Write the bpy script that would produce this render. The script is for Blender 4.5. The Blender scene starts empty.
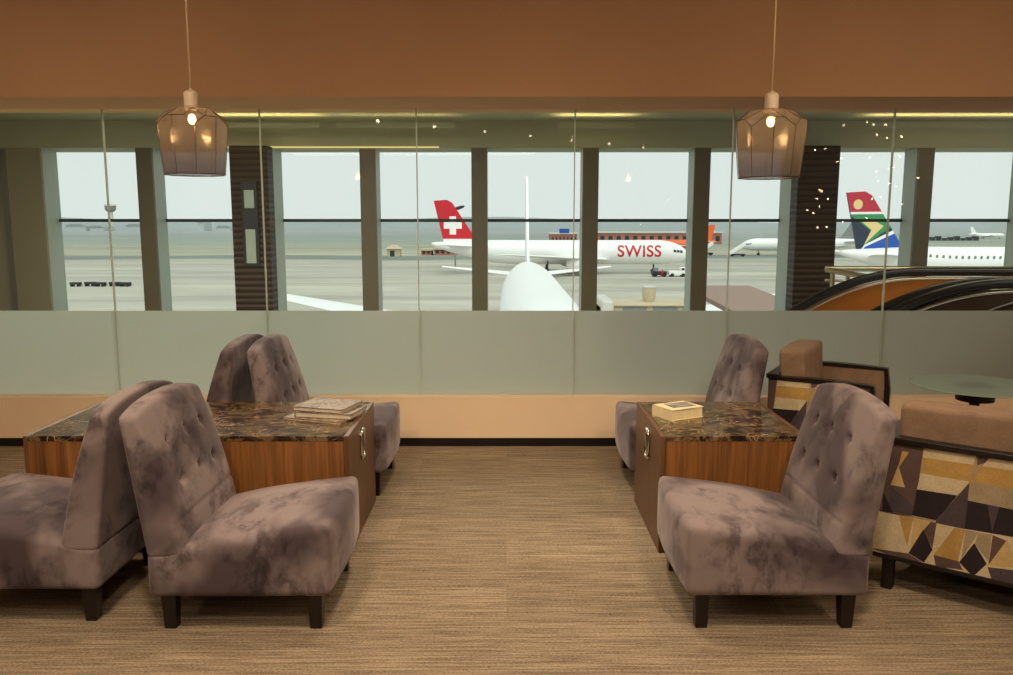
import bpy, bmesh, math, random
from mathutils import Vector, Matrix
from mathutils.geometry import delaunay_2d_cdt
R = math.radians; PI = math.pi
random.seed(7)
S = bpy.context.scene
C = S.collection
# ------------------------------------------------------------------ helpers
def tag(o, label=None, cat=None, group=None, kind=None):
    if label: o['label'] = label
    if cat: o['category'] = cat
    if group: o['group'] = group
    if kind: o['kind'] = kind
    return o
def thing(name, label, cat, loc=(0, 0, 0), rz=0, group=None):
    o = bpy.data.objects.new(name, None); C.objects.link(o)
    o.empty_display_size = .1; o.location = loc; o.rotation_euler = (0, 0, rz)
    return tag(o, label, cat, group)
def obj(name, bm, mats, parent=None, loc=None, smooth=False, angle=None):
    me = bpy.data.meshes.new(name)
    bmesh.ops.recalc_face_normals(bm, faces=bm.faces)
    if smooth:
        for f in bm.faces: f.smooth = True
        if angle:
            for e in bm.edges:
                if len(e.link_faces) == 2 and e.calc_face_angle(0) > R(angle): e.smooth = False
    bm.to_mesh(me); bm.free()
    if not isinstance(mats, (list, tuple)): mats = [mats]
    for m in mats: me.materials.append(m)
    o = bpy.data.objects.new(name, me); C.objects.link(o)
    if parent: o.parent = parent
    if loc: o.location = loc
    return o
def struct(name, bm, m, label=None, **k):
    o = obj(name, bm, m, **k); o['kind'] = 'structure'
    if label: o['label'] = label
    return o
def dup(o, parent=None):
    c = o.copy(); C.objects.link(c); c.parent = parent
    for ch in list(o.children): dup(ch, c)
    return c
def box(bm, a, b, mi=0, bevel=0, M=None):
    a = Vector(a); b = Vector(b)
    r = bmesh.ops.create_cube(bm, size=1)
    vs = r['verts']
    for v in vs:
        v.co = Vector(((a[i] + b[i]) / 2 + v.co[i] * (b[i] - a[i]) for i in range(3)))
    fs = set(f for v in vs for f in v.link_faces)
    for f in fs: f.material_index = mi
    if bevel:
        es = list(set(e for v in vs for e in v.link_edges))
        rr = bmesh.ops.bevel(bm, geom=es, offset=bevel, segments=2, affect='EDGES', profile=.5)
        vs = list(set(v for f in rr['faces'] for v in f.verts) | set(v for v in vs if v.is_valid))
    if M is not None:
        for v in vs: v.co = M @ v.co
    return vs
def bx(a, b, bevel=0):
    bm = bmesh.new(); box(bm, a, b, 0, bevel); return bm
def tube(bm, pts, r, n=10, cap=True, mi=0):
    pts = [Vector(p) for p in pts]
    rs = r if isinstance(r, (list, tuple)) else [r] * len(pts)
    rings = []
    up = None
    for i, p in enumerate(pts):
        d = (pts[min(i + 1, len(pts) - 1)] - pts[max(i - 1, 0)]).normalized()
        ref = Vector((0, 0, 1)) if abs(d.z) < .95 else Vector((1, 0, 0))
        u = d.cross(ref).normalized(); w = d.cross(u).normalized()
        rings.append([bm.verts.new(p + (u * math.cos(2 * PI * k / n) + w * math.sin(2 * PI * k / n)) * rs[i]) for k in range(n)])
    for a, b in zip(rings, rings[1:]):
        for k in range(n):
            f = bm.faces.new((a[k], a[(k + 1) % n], b[(k + 1) % n], b[k])); f.material_index = mi
    if cap:
        for rg in (rings[0], rings[-1]):
            f = bm.faces.new(rg); f.material_index = mi
    return bm
def lathe(bm, prof, n=32, c=(0, 0, 0), closed=False):
    rings = []
    for r, z in prof:
        rings.append([bm.verts.new((c[0] + r * math.cos(2 * PI * k / n), c[1] + r * math.sin(2 * PI * k / n), c[2] + z)) for k in range(n)])
    for a, b in zip(rings, rings[1:]):
        for k in range(n): bm.faces.new((a[k], a[(k + 1) % n], b[(k + 1) % n], b[k]))
    if closed:
        bm.faces.new(rings[0]); bm.faces.new(rings[-1])
    return bm
def extrude_poly(bm, pts, t0, t1, axes='xz', mi=0):
    """prism from 2D outline"""
    def mk(p, t):
        if axes == 'xz': return (p[0], t, p[1])
        if axes == 'xy': return (p[0], p[1], t)
        return (t, p[0], p[1])
    A = [bm.verts.new(mk(p, t0)) for p in pts]; B = [bm.verts.new(mk(p, t1)) for p in pts]
    n = len(pts)
    fs = [bm.faces.new(A), bm.faces.new(B[::-1])]
    for i in range(n): fs.append(bm.faces.new((A[i], B[i], B[(i + 1) % n], A[(i + 1) % n])))
    for f in fs: f.material_index = mi
    return bm
def rbox(nx, ny, nz, rx, ry, rz, warp):
    """closed box grid, rounded in unit cube space by superellipse radii (fractions), then warped"""
    bm = bmesh.new(); cache = {}
    def vert(i, j, k):
        key = (i, j, k)
        if key in cache: return cache[key]
        p = [2 * i / nx - 1, 2 * j / ny - 1, 2 * k / nz - 1]
        rr = (rx, ry, rz); q = [0, 0, 0]; inner = [0, 0, 0]
        for a in range(3):
            lim = 1 - rr[a]
            inner[a] = max(-lim, min(lim, p[a])); q[a] = (p[a] - inner[a]) / rr[a]
        # q in [-1,1]^3 corner space; map cube to sphere where >1 axis active
        L = math.sqrt(sum(x * x for x in q)); m = max(abs(x) for x in q)
        if L > 0: q = [x / L * m for x in q]
        out = [inner[a] + q[a] * rr[a] for a in range(3)]
        v = bm.verts.new(warp(*out)); cache[key] = v; return v
    def face(a, b, c, d): bm.faces.new((vert(*a), vert(*b), vert(*c), vert(*d)))
    for i in range(nx):
        for j in range(ny):
            for k in (0, nz): face((i, j, k), (i + 1, j, k), (i + 1, j + 1, k), (i, j + 1, k))
    for i in range(nx):
        for k in range(nz):
            for j in (0, ny): face((i, j, k), (i + 1, j, k), (i + 1, j, k + 1), (i, j, k + 1))
    for j in range(ny):
        for k in range(nz):
            for i in (0, nx): face((i, j, k), (i, j + 1, k), (i, j + 1, k + 1), (i, j, k + 1))
    return bm
def inside(p, poly):
    x, y = p; c = False; n = len(poly)
    for i in range(n):
        x1, y1 = poly[i]; x2, y2 = poly[(i + 1) % n]
        if (y1 > y) != (y2 > y) and x < (x2 - x1) * (y - y1) / (y2 - y1) + x1: c = not c
    return c
def pattern_faces(bm, outline, polys, to3d, base=0):
    """flat pattern: triangulate outline with polys as constraints, colour by painter's order"""
    vs = []; es = []
    for poly in [outline] + [p for p, m in polys]:
        s = len(vs); vs += [Vector(p) for p in poly]
        es += [(s + i, s + (i + 1) % len(poly)) for i in range(len(poly))]
    ov, oe, of, *_ = delaunay_2d_cdt(vs, es, [], 0, 1e-5)
    bv = [None] * len(ov)
    for f in of:
        c = sum((ov[i] for i in f), Vector((0, 0))) / len(f)
        if not inside(c, outline): continue
        mi = base
        for p, m in polys:
            if inside(c, p): mi = m
        for i in f:
            if bv[i] is None: bv[i] = bm.verts.new(to3d(ov[i].x, ov[i].y))
        try:
            nf = bm.faces.new([bv[i] for i in f]); nf.material_index = mi
        except ValueError: pass
# ------------------------------------------------------------------ materials
def lin(c):
    return tuple(((x / 255) / 12.92 if x / 255 <= .04045 else ((x / 255 + .055) / 1.055) ** 2.4) for x in c)
class NT:
    def __init__(s, name):
        s.m = bpy.data.materials.new(name); s.m.use_nodes = True
        s.t = s.m.node_tree; s.n = s.t.nodes; s.l = s.t.links
        s.b = s.n['Principled BSDF']; s.out = s.n['Material Output']
    def new(s, ty, **k):
        n = s.n.new(ty)
        for a, v in k.items(): setattr(n, a, v)
        return n
    def link(s, a, b): s.l.new(a, b)
    def coord(s, scale=(1, 1, 1), rot=(0, 0, 0), which='Object'):
        tc = s.new('ShaderNodeTexCoord'); mp = s.new('ShaderNodeMapping')
        mp.inputs['Scale'].default_value = scale; mp.inputs['Rotation'].default_value = rot
        s.link(tc.outputs[which], mp.inputs['Vector']); return mp.outputs['Vector']
    def noise(s, vec, scale=5, detail=4, rough=.5, dist=0):
        n = s.new('ShaderNodeTexNoise'); n.inputs['Scale'].default_value = scale
        n.inputs['Detail'].default_value = detail; n.inputs['Roughness'].default_value = rough
        n.inputs['Distortion'].default_value = dist
        s.link(vec, n.inputs['Vector']); return n.outputs['Fac']
    def ramp(s, fac, stops, interp='LINEAR'):
        r = s.new('ShaderNodeValToRGB'); r.color_ramp.interpolation = interp
        e = r.color_ramp.elements
        while len(e) < len(stops): e.new(.5)
        for el, (p, c) in zip(e, stops):
            el.position = p; el.color = (*c, 1) if len(c) == 3 else c
        s.link(fac, r.inputs['Fac']); return r.outputs['Color']
    def mix(s, fac, a, b, mode='MIX'):
        m = s.new('ShaderNodeMix', data_type='RGBA', blend_type=mode)
        for inp, v in ((m.inputs[0], fac), (m.inputs[6], a), (m.inputs[7], b)):
            if isinstance(v, (int, float)): inp.default_value = v
            elif isinstance(v, tuple): inp.default_value = (*v, 1) if len(v) == 3 else v
            else: s.link(v, inp)
        return m.outputs[2]
    def bump(s, h, strength=.3, dist=.01):
        b = s.new('ShaderNodeBump'); b.inputs['Strength'].default_value = strength
        b.inputs['Distance'].default_value = dist
        s.link(h, b.inputs['Height']); s.link(b.outputs['Normal'], s.b.inputs['Normal'])
    def base(s, c):
        if isinstance(c, tuple): s.b.inputs['Base Color'].default_value = (*c, 1)
        else: s.link(c, s.b.inputs['Base Color'])
        return s
    def set(s, **k):
        for a, v in k.items(): s.b.inputs[a.replace('_', ' ')].default_value = v
        return s
def simple(name, col, rough=.6, metal=0, var=.08, vs=6, spec=.5):
    m = NT(name); c = lin(col)
    f = m.noise(m.coord(), vs, 3)
    a = tuple(x * (1 - var) for x in c); b = tuple(min(1, x * (1 + var)) for x in c)
    m.base(m.ramp(f, [(.3, a), (.7, b)])); m.set(Roughness=rough, Metallic=metal)
    m.b.inputs['Specular IOR Level'].default_value = spec
    return m.m
def glass(name, tint, refl=1.0, body=0, bodycol=(.5, .5, .5), ior=1.45, rough=0.0):
    m = NT(name); m.n.remove(m.b)
    tr = m.new('ShaderNodeBsdfTransparent'); tr.inputs[0].default_value = (*tint, 1)
    gl = m.new('ShaderNodeBsdfGlossy'); gl.inputs['Roughness'].default_value = rough
    fr = m.new('ShaderNodeFresnel'); fr.inputs['IOR'].default_value = ior
    geo = m.new('ShaderNodeNewGeometry')
    inv = m.new('ShaderNodeMath', operation='SUBTRACT'); inv.inputs[0].default_value = refl
    m.link(geo.outputs['Backfacing'], inv.inputs[1])
    inv.use_clamp = True
    mul = m.new('ShaderNodeMath', operation='MULTIPLY'); m.link(fr.outputs[0], mul.inputs[0]); m.link(inv.outputs[0], mul.inputs[1])
    mx = m.new('ShaderNodeMixShader'); m.link(mul.outputs[0], mx.inputs[0])
    src = tr.outputs[0]
    if body:
        di = m.new('ShaderNodeBsdfDiffuse'); di.inputs[0].default_value = (*bodycol, 1)
        tl = m.new('ShaderNodeBsdfTranslucent'); tl.inputs[0].default_value = (*bodycol, 1)
        m2 = m.new('ShaderNodeMixShader'); m2.inputs[0].default_value = .5
        m.link(di.outputs[0], m2.inputs[1]); m.link(tl.outputs[0], m2.inputs[2])
        m3 = m.new('ShaderNodeMixShader'); m3.inputs[0].default_value = body
        m.link(tr.outputs[0], m3.inputs[1]); m.link(m2.outputs[0], m3.inputs[2]); src = m3.outputs[0]
    m.link(src, mx.inputs[1]); m.link(gl.outputs[0], mx.inputs[2])
    m.link(mx.outputs[0], m.out.inputs[0]); return m.m
def emit(name, col, strength):
    m = NT(name); m.n.remove(m.b)
    e = m.new('ShaderNodeEmission'); e.inputs[0].default_value = (*col, 1); e.inputs[1].default_value = strength
    m.link(e.outputs[0], m.out.inputs[0]); return m.m

def mk_velvet():
    m = NT('velvet'); v = m.coord()
    oi = m.new('ShaderNodeObjectInfo')
    ad = m.new('ShaderNodeVectorMath', operation='ADD')
    sc = m.new('ShaderNodeVectorMath', operation='SCALE'); sc.inputs[3].default_value = 1
    cb = m.new('ShaderNodeCombineXYZ')
    mu = m.new('ShaderNodeMath', operation='MULTIPLY'); mu.inputs[1].default_value = 17
    m.link(oi.outputs['Random'], mu.inputs[0]); m.link(mu.outputs[0], cb.inputs[0]); m.link(mu.outputs[0], cb.inputs[2])
    m.link(v, ad.inputs[0]); m.link(cb.outputs[0], ad.inputs[1]); v = ad.outputs[0]
    a = m.noise(v, 2.6, 3, .5, .35)
    st = m.new('ShaderNodeMapping'); st.inputs['Scale'].default_value = (9, 5, 5); st.inputs['Rotation'].default_value = (.5, .5, .8)
    m.link(v, st.inputs['Vector'])
    b = m.noise(st.outputs[0], 1.7, 5, .68, .3)
    msk = m.ramp(m.noise(v, 4.0, 4, .6, .3), [(.45, (0, 0, 0)), (.57, (1, 1, 1))])
    c1 = m.ramp(a, [(.42, lin((80, 69, 72))), (.56, lin((134, 121, 119)))])
    c2 = m.ramp(b, [(.42, (.48, .45, .47)), (.56, (1.0, .99, 1.0))])
    m.base(m.mix(1, c1, m.mix(msk, (1.05, 1.03, 1.02), c2), 'MULTIPLY'))
    m.set(Roughness=.85, Sheen_Weight=.4, Sheen_Roughness=.35)
    m.b.inputs['Sheen Tint'].default_value = (.75, .64, .6, 1); m.b.inputs['Specular IOR Level'].default_value = .15
    h = m.noise(v, 14, 3, .5); m.bump(h, .12, .01)
    return m.m
def mk_marble():
    m = NT('emperador_marble'); v = m.coord((1, 1.3, 1))
    w = m.noise(v, 9, 7, .7, 1.2)
    mixv = m.new('ShaderNodeMix', data_type='VECTOR'); mixv.inputs[0].default_value = .12
    nz = m.new('ShaderNodeTexNoise'); nz.inputs['Scale'].default_value = 9; m.link(v, nz.inputs['Vector'])
    m.link(v, mixv.inputs[4]); m.link(nz.outputs['Color'], mixv.inputs[5])
    vo = m.new('ShaderNodeTexVoronoi', feature='DISTANCE_TO_EDGE'); vo.inputs['Scale'].default_value = 22
    m.link(mixv.outputs[1], vo.inputs['Vector'])
    basec = m.ramp(w, [(.40, lin((26, 18, 12))), (.48, lin((60, 40, 24))), (.55, lin((120, 98, 66))), (.62, lin((70, 48, 28)))])
    vein = m.ramp(vo.outputs['Distance'], [(0, (1, 1, 1)), (.055, (0, 0, 0))])
    sel = m.ramp(m.noise(v, 7, 3), [(.46, (0, 0, 0)), (.56, (1, 1, 1))])
    fac = m.mix(1.0, vein, sel, 'MULTIPLY')
    m.base(m.mix(fac, basec, lin((160, 138, 104)))); m.set(Roughness=.16)
    m.b.inputs['Specular IOR Level'].default_value = .45
    return m.m
def mk_wood(name, dark, light, rough=.3, axis='z', sc=1):
    m = NT(name)
    s = {'z': (22, 22, .7), 'x': (.9, 22, 22), 'y': (22, .9, 22)}[axis]
    v = m.coord(tuple(x * sc for x in s)); a = m.noise(v, 1.6, 5, .6, .4); b = m.noise(v, 7, 3)
    c = m.ramp(a, [(.3, lin(dark)), (.7, lin(light))])
    m.base(m.mix(.22, c, m.ramp(b, [(.35, lin(dark)), (.65, lin(light))])))
    m.set(Roughness=rough); m.bump(b, .05, .002); return m.m
def mk_carpet():
    m = NT('striped_carpet')
    v1 = m.coord((.8, 24, 1)); v2 = m.coord((2.5, 60, 1)); v3 = m.coord((50, 130, 1))
    a = m.noise(v1, 1.5, 6, .75); b = m.noise(v2, 1.4, 4, .75); c = m.noise(v3, 2, 3, .7)
    br = m.new('ShaderNodeTexBrick'); br.inputs['Scale'].default_value = 1
    for k, x in (('Brick Width', 1.0), ('Row Height', .25), ('Mortar Size', 0.0)): br.inputs[k].default_value = x
    br.inputs['Color1'].default_value = (.78, .78, .79, 1); br.inputs['Color2'].default_value = (1.08, 1.08, 1.08, 1)
    tc = m.coord(); m.link(tc, br.inputs['Vector'])
    col = m.ramp(a, [(.38, lin((92, 80, 66))), (.46, lin((150, 134, 110))), (.54, lin((168, 150, 124))), (.62, lin((216, 200, 170)))])
    col = m.mix(.6, col, m.ramp(b, [(.42, lin((82, 70, 58))), (.58, lin((214, 196, 164)))]))
    col = m.mix(.45, col, m.ramp(c, [(.38, lin((78, 66, 54))), (.62, lin((206, 188, 158)))]))
    col = m.mix(.7, col, br.outputs['Color'], 'MULTIPLY')
    col = m.mix(1.0, col, (.80, .76, .73), 'MULTIPLY')
    m.base(col); m.set(Roughness=.95); m.b.inputs['Specular IOR Level'].default_value = .1
    m.bump(c, .5, .006); return m.m
def mk_fabric(name, col, sc=220, var=.16, rough=.9):
    m = NT(name); c = lin(col)
    v = m.coord((1, 1, 1)); a = m.noise(v, sc, 2); b = m.noise(v, sc / 12, 4)
    col = m.ramp(a, [(.3, tuple(x * (1 - var * 1.6) for x in c)), (.7, tuple(min(1, x * (1 + var)) for x in c))])
    m.base(m.mix(.35, col, m.ramp(b, [(.35, tuple(x * .75 for x in c)), (.65, tuple(min(1, x * 1.2) for x in c))])))
    m.set(Roughness=rough); m.b.inputs['Specular IOR Level'].default_value = .2
    m.bump(a, .25, .002); return m.m
def mk_slats():
    m = NT('dark_slatted_cladding'); v = m.coord()
    w = m.new('ShaderNodeTexWave', wave_type='BANDS', bands_direction='Z'); w.inputs['Scale'].default_value = 4.2
    w.inputs['Distortion'].default_value = .3
    m.link(v, w.inputs['Vector'])
    m.base(m.ramp(w.outputs['Fac'], [(.1, lin((34, 24, 16))), (.35, lin((62, 44, 30)))])); m.set(Roughness=.6)
    m.bump(w.outputs['Fac'], .6, .02); return m.m
def mk_ground():
    m = NT('airfield_ground'); tc = m.new('ShaderNodeTexCoord')
    sp = m.new('ShaderNodeSeparateXYZ'); m.link(tc.outputs['Object'], sp.inputs[0])
    v = m.coord((.012, .03, 1)); n = m.noise(v, 1, 4, .55)
    ad = m.new('ShaderNodeMath', operation='MULTIPLY_ADD'); ad.inputs[1].default_value = 60
    m.link(n, ad.inputs[0]); m.link(sp.outputs['Y'], ad.inputs[2])
    mr = m.new('ShaderNodeMapRange'); mr.inputs[1].default_value = 0; mr.inputs[2].default_value = 1400
    m.link(ad.outputs[0], mr.inputs[0])
    P = lambda d: (d + 30) / 1400
    band = m.ramp(mr.outputs[0], [(0, lin((196, 191, 178))), (P(150), lin((188, 184, 172))), (P(262), lin((178, 176, 164))),
        (P(275), lin((128, 134, 128))), (P(300), lin((136, 141, 132))), (P(310), lin((178, 174, 156))), (P(345), lin((166, 165, 148))),
        (P(420), lin((158, 162, 146))), (P(540), lin((152, 158, 148))), (P(700), lin((150, 156, 152))), (P(1000), lin((160, 166, 165)))])  # far bands paled towards blue-grey, distance haze painted into the ground
    s2 = m.noise(m.coord((.008, .06, 1), (0, 0, .12)), 1.3, 5, .6, .5)
    st = m.ramp(s2, [(.38, (.74, .75, .76)), (.48, (1, 1, .98)), (.52, (.92, .93, .92)), (.62, (1.18, 1.16, 1.12))])
    s3 = m.noise(m.coord((.2, .2, 1)), .6, 5, .6); g = m.ramp(s3, [(.3, (.93, .93, .93)), (.7, (1.04, 1.04, 1.04))])
    m.base(m.mix(1, m.mix(.8, band, st, 'MULTIPLY'), g, 'MULTIPLY')); m.set(Roughness=.95)
    m.b.inputs['Specular IOR Level'].default_value = .1
    return m.m

M = dict(
    velvet=mk_velvet(), marble=mk_marble(), carpet=mk_carpet(), slats=mk_slats(), ground=mk_ground(),
    zebra=mk_wood('teak_veneer', (84, 52, 24), (160, 106, 56), .34),
    walnut=mk_wood('dark_veneer', (78, 50, 30), (116, 80, 50), .4),
    blackwood=mk_wood('black_stained_wood', (18, 13, 11), (34, 25, 21), .35),
    plaster=simple('warm_plaster', (196, 156, 122), .9, var=.03, vs=2),
    plinth=simple('cream_painted_plinth', (234, 208, 174), .8, var=.03, vs=2),
    skirting=simple('black_skirting', (14, 12, 11), .4),
    atriumwall=simple('olive_beige_wall', (142, 133, 110), .85, var=.05, vs=1.5),
    bulk=simple('olive_grey_bulkhead', (160, 158, 134), .8, var=.04, vs=1.5),
    mullion=simple('bronze_brown_aluminium', (98, 88, 69), .5, 0, .05),
    mullside=simple('grey_green_lit_aluminium', (160, 172, 160), .45, 0, .04),  # window light on mullion returns painted in; column core and plates share it
    transom=simple('dark_transom', (44, 44, 40), .5),
    chrome=simple('brushed_chrome', (200, 198, 190), .22, 1, .03),
    steel=simple('stainless_steel', (190, 180, 155), .3, 1, .03),
    rubber=simple('black_rubber', (18, 17, 17), .35),
    escorange=simple('amber_balustrade_panel', (176, 104, 40), .3, 0, .06, 3),
    escdark=simple('dark_bronze_panel', (72, 56, 44), .28, .2, .05, 3),
    white=simple('white_aircraft_paint', (244, 244, 242), .35, 0, .02, .3),
    cream=simple('cream_paper', (232, 214, 168), .8, 0, .05, 60),
    grey=simple('mid_grey_paint', (130, 132, 130), .5), dark=simple('dark_grey_paint', (46, 47, 48), .6),
    red=simple('red_paint', (206, 30, 44), .4, 0, .04, .4), orange=simple('orange_paint', (236, 104, 48), .4, 0, .05, .4),
    crimson=simple('crimson_paint', (186, 32, 56), .4, 0, .03), green=simple('green_paint', (52, 140, 84), .4, 0, .03),
    blue=simple('blue_paint', (36, 84, 176), .4, 0, .03), navy=simple('navy_paint', (30, 44, 66), .4, 0, .03),
    gold=simple('pale_gold_paint', (232, 206, 140), .4, 0, .03),
    brick=simple('brick_red_wall', (172, 116, 102), .8, 0, .12, .3), tan=simple('sand_wall', (196, 182, 152), .8, 0, .05, .4),
    farwall=simple('hazy_pale_wall', (184, 190, 188), .9), canopy=simple('faded_brown_roof', (150, 124, 110), .8), roofgrey=simple('pale_metal_roof', (206, 204, 194), .6), hill=simple('hazy_hillside', (152, 161, 161), 1, 0, .06, .004),  # distance haze mixed into the farwall and hill colours
    pcream=mk_fabric('cream_weave', (206, 188, 152)), pgold=mk_fabric('mustard_weave', (186, 148, 84)),
    pbeige=mk_fabric('beige_weave', (164, 146, 116)), pblack=mk_fabric('charcoal_weave', (48, 40, 42)),
    pmauve=mk_fabric('mauve_brown_weave', (98, 78, 72)), ppurple=mk_fabric('plum_grey_weave', (82, 70, 74)),
    ptan=mk_fabric('light_tan_weave', (200, 170, 116)),
    tweed=mk_fabric('brown_tweed', (140, 114, 92)),
    capwhite=simple('white_ceramic_cap', (236, 214, 190), .5, 0, .03), cord=simple('pale_cable', (214, 196, 160), .6),
    clear=glass('clear_partition_glass', (.94, .96, .94), 1.0),
    winglass=glass('window_glass', (.95, .97, .96), .5),
    smoke=glass('smoked_shade_glass', (.53, .53, .56), 1.0, .10, (.46, .43, .42), 1.5, .22),
    toptable=glass('green_table_glass', (.66, .78, .72), 1.0, .55, (.60, .72, .64), 1.5, .02),
    silicone=glass('pale_silicone_joint', (.6, .66, .6), .3, .7, (.75, .76, .68), 1.4, .2),
    edge=simple('dark_smoked_edge', (60, 44, 36), .25),
    bulb=emit('warm_bulb', (1, .55, .16), 38), downlight=emit('downlight_lens', (1, .78, .48), 45),
    ledstrip=emit('warm_led_strip', (1, .78, .30), .8), sparkle=emit('small_warm_bulb', (1, .72, .38), 60),
    page=simple('page_edges', (206, 196, 176), .8, 0, .12, 150),
    cover1=None, cover2=None, cover3=None,
)
def mk_cover(name, cols, sc):
    m = NT(name); v = m.coord(); vo = m.new('ShaderNodeTexVoronoi'); vo.inputs['Scale'].default_value = sc
    m.link(v, vo.inputs['Vector'])
    n = m.noise(v, sc * .8, 3, .6, 1)
    m.base(m.ramp(n, [(.3 + .4 * i / (len(cols) - 1), lin(c)) for i, c in enumerate(cols)], 'LINEAR')); m.set(Roughness=.35)
    return m.m
M['cover1'] = mk_cover('faded_pictorial_cover', [(48, 36, 30), (104, 82, 66), (160, 138, 112), (84, 48, 40)], 30)
M['cover2'] = mk_cover('dark_pictorial_cover', [(30, 26, 24), (70, 56, 46), (160, 140, 116), (50, 40, 36)], 30)
M['cover3'] = mk_cover('grey_printed_cover', [(60, 58, 58), (150, 146, 138), (206, 200, 188)], 40)
def mk_frost():
    m = NT('frosted_film'); m.n.remove(m.b)
    di = m.new('ShaderNodeBsdfDiffuse'); di.inputs[0].default_value = (.44, .45, .41, 1)
    tl = m.new('ShaderNodeBsdfTranslucent'); tl.inputs[0].default_value = (.74, .78, .74, 1)
    gl = m.new('ShaderNodeBsdfGlossy'); gl.inputs['Roughness'].default_value = .28; gl.inputs[0].default_value = (.8, .8, .8, 1)
    a = m.new('ShaderNodeMixShader'); a.inputs[0].default_value = .62
    m.link(di.outputs[0], a.inputs[1]); m.link(tl.outputs[0], a.inputs[2])
    b = m.new('ShaderNodeMixShader'); b.inputs[0].default_value = .07
    m.link(a.outputs[0], b.inputs[1]); m.link(gl.outputs[0], b.inputs[2])
    m.link(b.outputs[0], m.out.inputs[0]); return m.m
M['frost'] = mk_frost()

# ------------------------------------------------------------------ camera and sky
TH = math.atan(115.5 / 820)
cam = bpy.data.cameras.new('camera'); co = bpy.data.objects.new('camera', cam); C.objects.link(co)
co.location = (0, 0, 1.4); co.rotation_euler = (PI / 2 - TH, 0, 0)
cam.sensor_width = 36; cam.lens = 36 * 820 / 1013; cam.clip_end = 6000; cam.clip_start = .05
S.camera = co
S.view_settings.view_transform = 'Standard'; S.view_settings.look = 'None'
S.view_settings.gamma = 1; S.view_settings.use_curve_mapping = False
S.view_settings.exposure = 0
S.cycles.transparent_max_bounces = 24
w = bpy.data.worlds.new('overcast'); S.world = w; w.use_nodes = True
bg = w.node_tree.nodes['Background']; bg.inputs[0].default_value = (.95, .985, .985, 1); bg.inputs[1].default_value = .98

sl = bpy.data.lights.new('apron_boost_sun', 'SUN'); sl.energy = 1.7; sl.angle = R(50); sl.color = (1, .98, .94)  # soft sun added under the overcast to brighten the apron
so = bpy.data.objects.new('apron_boost_sun', sl); C.objects.link(so); so.rotation_euler = (R(38), 0, R(12))
# ------------------------------------------------------------------ lounge shell
YB, YP = 4.63, 5.05       # bulkhead face, glass line
struct('floor', bx((-4.5, -7, -.12), (4.5, YP, 0)), M['carpet'], 'striped brown carpet floor')
struct('ceiling', bx((-4.5, -7, 2.75), (4.5, YB + .02, 2.87)), M['plaster'])
struct('wall_front', bx((-4.5, YB, 2.08), (4.5, YP + .25, 2.87)), M['plaster'], 'tan plaster bulkhead above the glass')
struct('wall_back', bx((-4.5, -7.12, 0), (4.5, -7, 2.75)), M['plaster'])
struct('wall_left', bx((-4.62, -7, 0), (-4.5, YP, 2.75)), M['plaster'])
struct('wall_right', bx((4.5, -7, 0), (4.62, YP, 2.75)), M['plaster'])
struct('wall_plinth', bx((-4.5, YP - .03, .055), (4.5, YP + .2, .315)), M['plinth'], 'low cream upstand under the glass')
struct('baseboard_front', bx((-4.5, YP - .022, 0), (4.5, YP + .2, .055)), M['skirting'])
# glass partition: seven panels
joints = [-3.41, -2.452, -1.50, -.548, .416, 1.38, 2.356, 3.32]
names = ['leftmost clear glass panel with frosted lower band at frame edge', 'glass partition panel with frosted base behind the left pendant lamp',
         'glass partition panel with frosted base behind the two back-to-back rear chairs', 'central glass partition panel with frosted base before the white fin',
         'glass partition panel with frosted base showing the red airline lettering', 'glass partition panel with frosted base behind the right pendant lamp',
         'rightmost glass partition panel with frosted base before the escalators']
for i in range(7):
    x0, x1 = joints[i] + .004, joints[i + 1] - .004
    g = obj('glass_panel', bx((x0, YP + .06, .315), (x1, YP + .072, 2.08)), M['clear'])
    tag(g, names[i], 'glass panel', 'glass partition panels')
    obj('frosted_film', bx((x0, YP + .0565, .315), (x1, YP + .0595, .85)), M['frost'], g)
for i, x in enumerate(joints[1:-1]):
    struct('trim_%d' % (i + 1), bx((x - .0028, YP + .054, .315), (x + .0028, YP + .075, 2.08)), M['silicone'])

# ------------------------------------------------------------------ atrium beyond the glass
YW = 10.6
def fl(a, b, n): struct(n, bx(a, b), M['bulk'])
struct('floor.001', bx((-7, YP + .2, -.25), (.4, 8.45, -.001)), M['bulk'])
struct('floor.002', bx((-7, 8.45, -.25), (8.5, 11.3, -.001)), M['bulk'])
struct('floor.003', bx((4.6, YP + .2, -.25), (8.5, 8.45, -.001)), M['bulk'])
struct('ceiling.001', bx((-7, YP + .25, 2.66), (8.5, 11.3, 2.8)), M['bulk'])
struct('wall_far', bx((-7, YW, 2.33), (8.5, 11.3, 2.66)), M['bulk'], 'olive bulkhead above the outer windows')
struct('wall_left.001', bx((-6.7, YP + .25, 0), (-6.5, 11.3, 2.66)), M['atriumwall'])
struct('wall_sill', bx((-6.5, YW, 0), (8.5, 11.1, .08)), M['bulk'])
sp = 1.417
cols_ = []
def mull(x, w, y0, y1, n, front='mullion'):
    bm = bmesh.new()
    box(bm, (x - w / 2, y0, .0), (x + w / 2, y0 + .05, 2.33), 0)
    box(bm, (x - w / 2, y0 + .05, .0), (x + w / 2, y1, 2.33), 1)
    struct('trim_%d' % n, bm, [M[front], M['mullside']])
xc0 = .35
ks = [-4, -3, -2, -1, 0, 1, 2, 3, 4, 5]
XM = {}
n = 10
for k in ks:
    x = -.346 + k * sp
    XM[k] = x; n += 1
    if k in (-2, 3): continue
    if k == -4: mull(x - .11, .43, YW, YW + .40, n, 'atriumwall'); continue
    mull(x, .20, YW, YW + .38, n)
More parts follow.
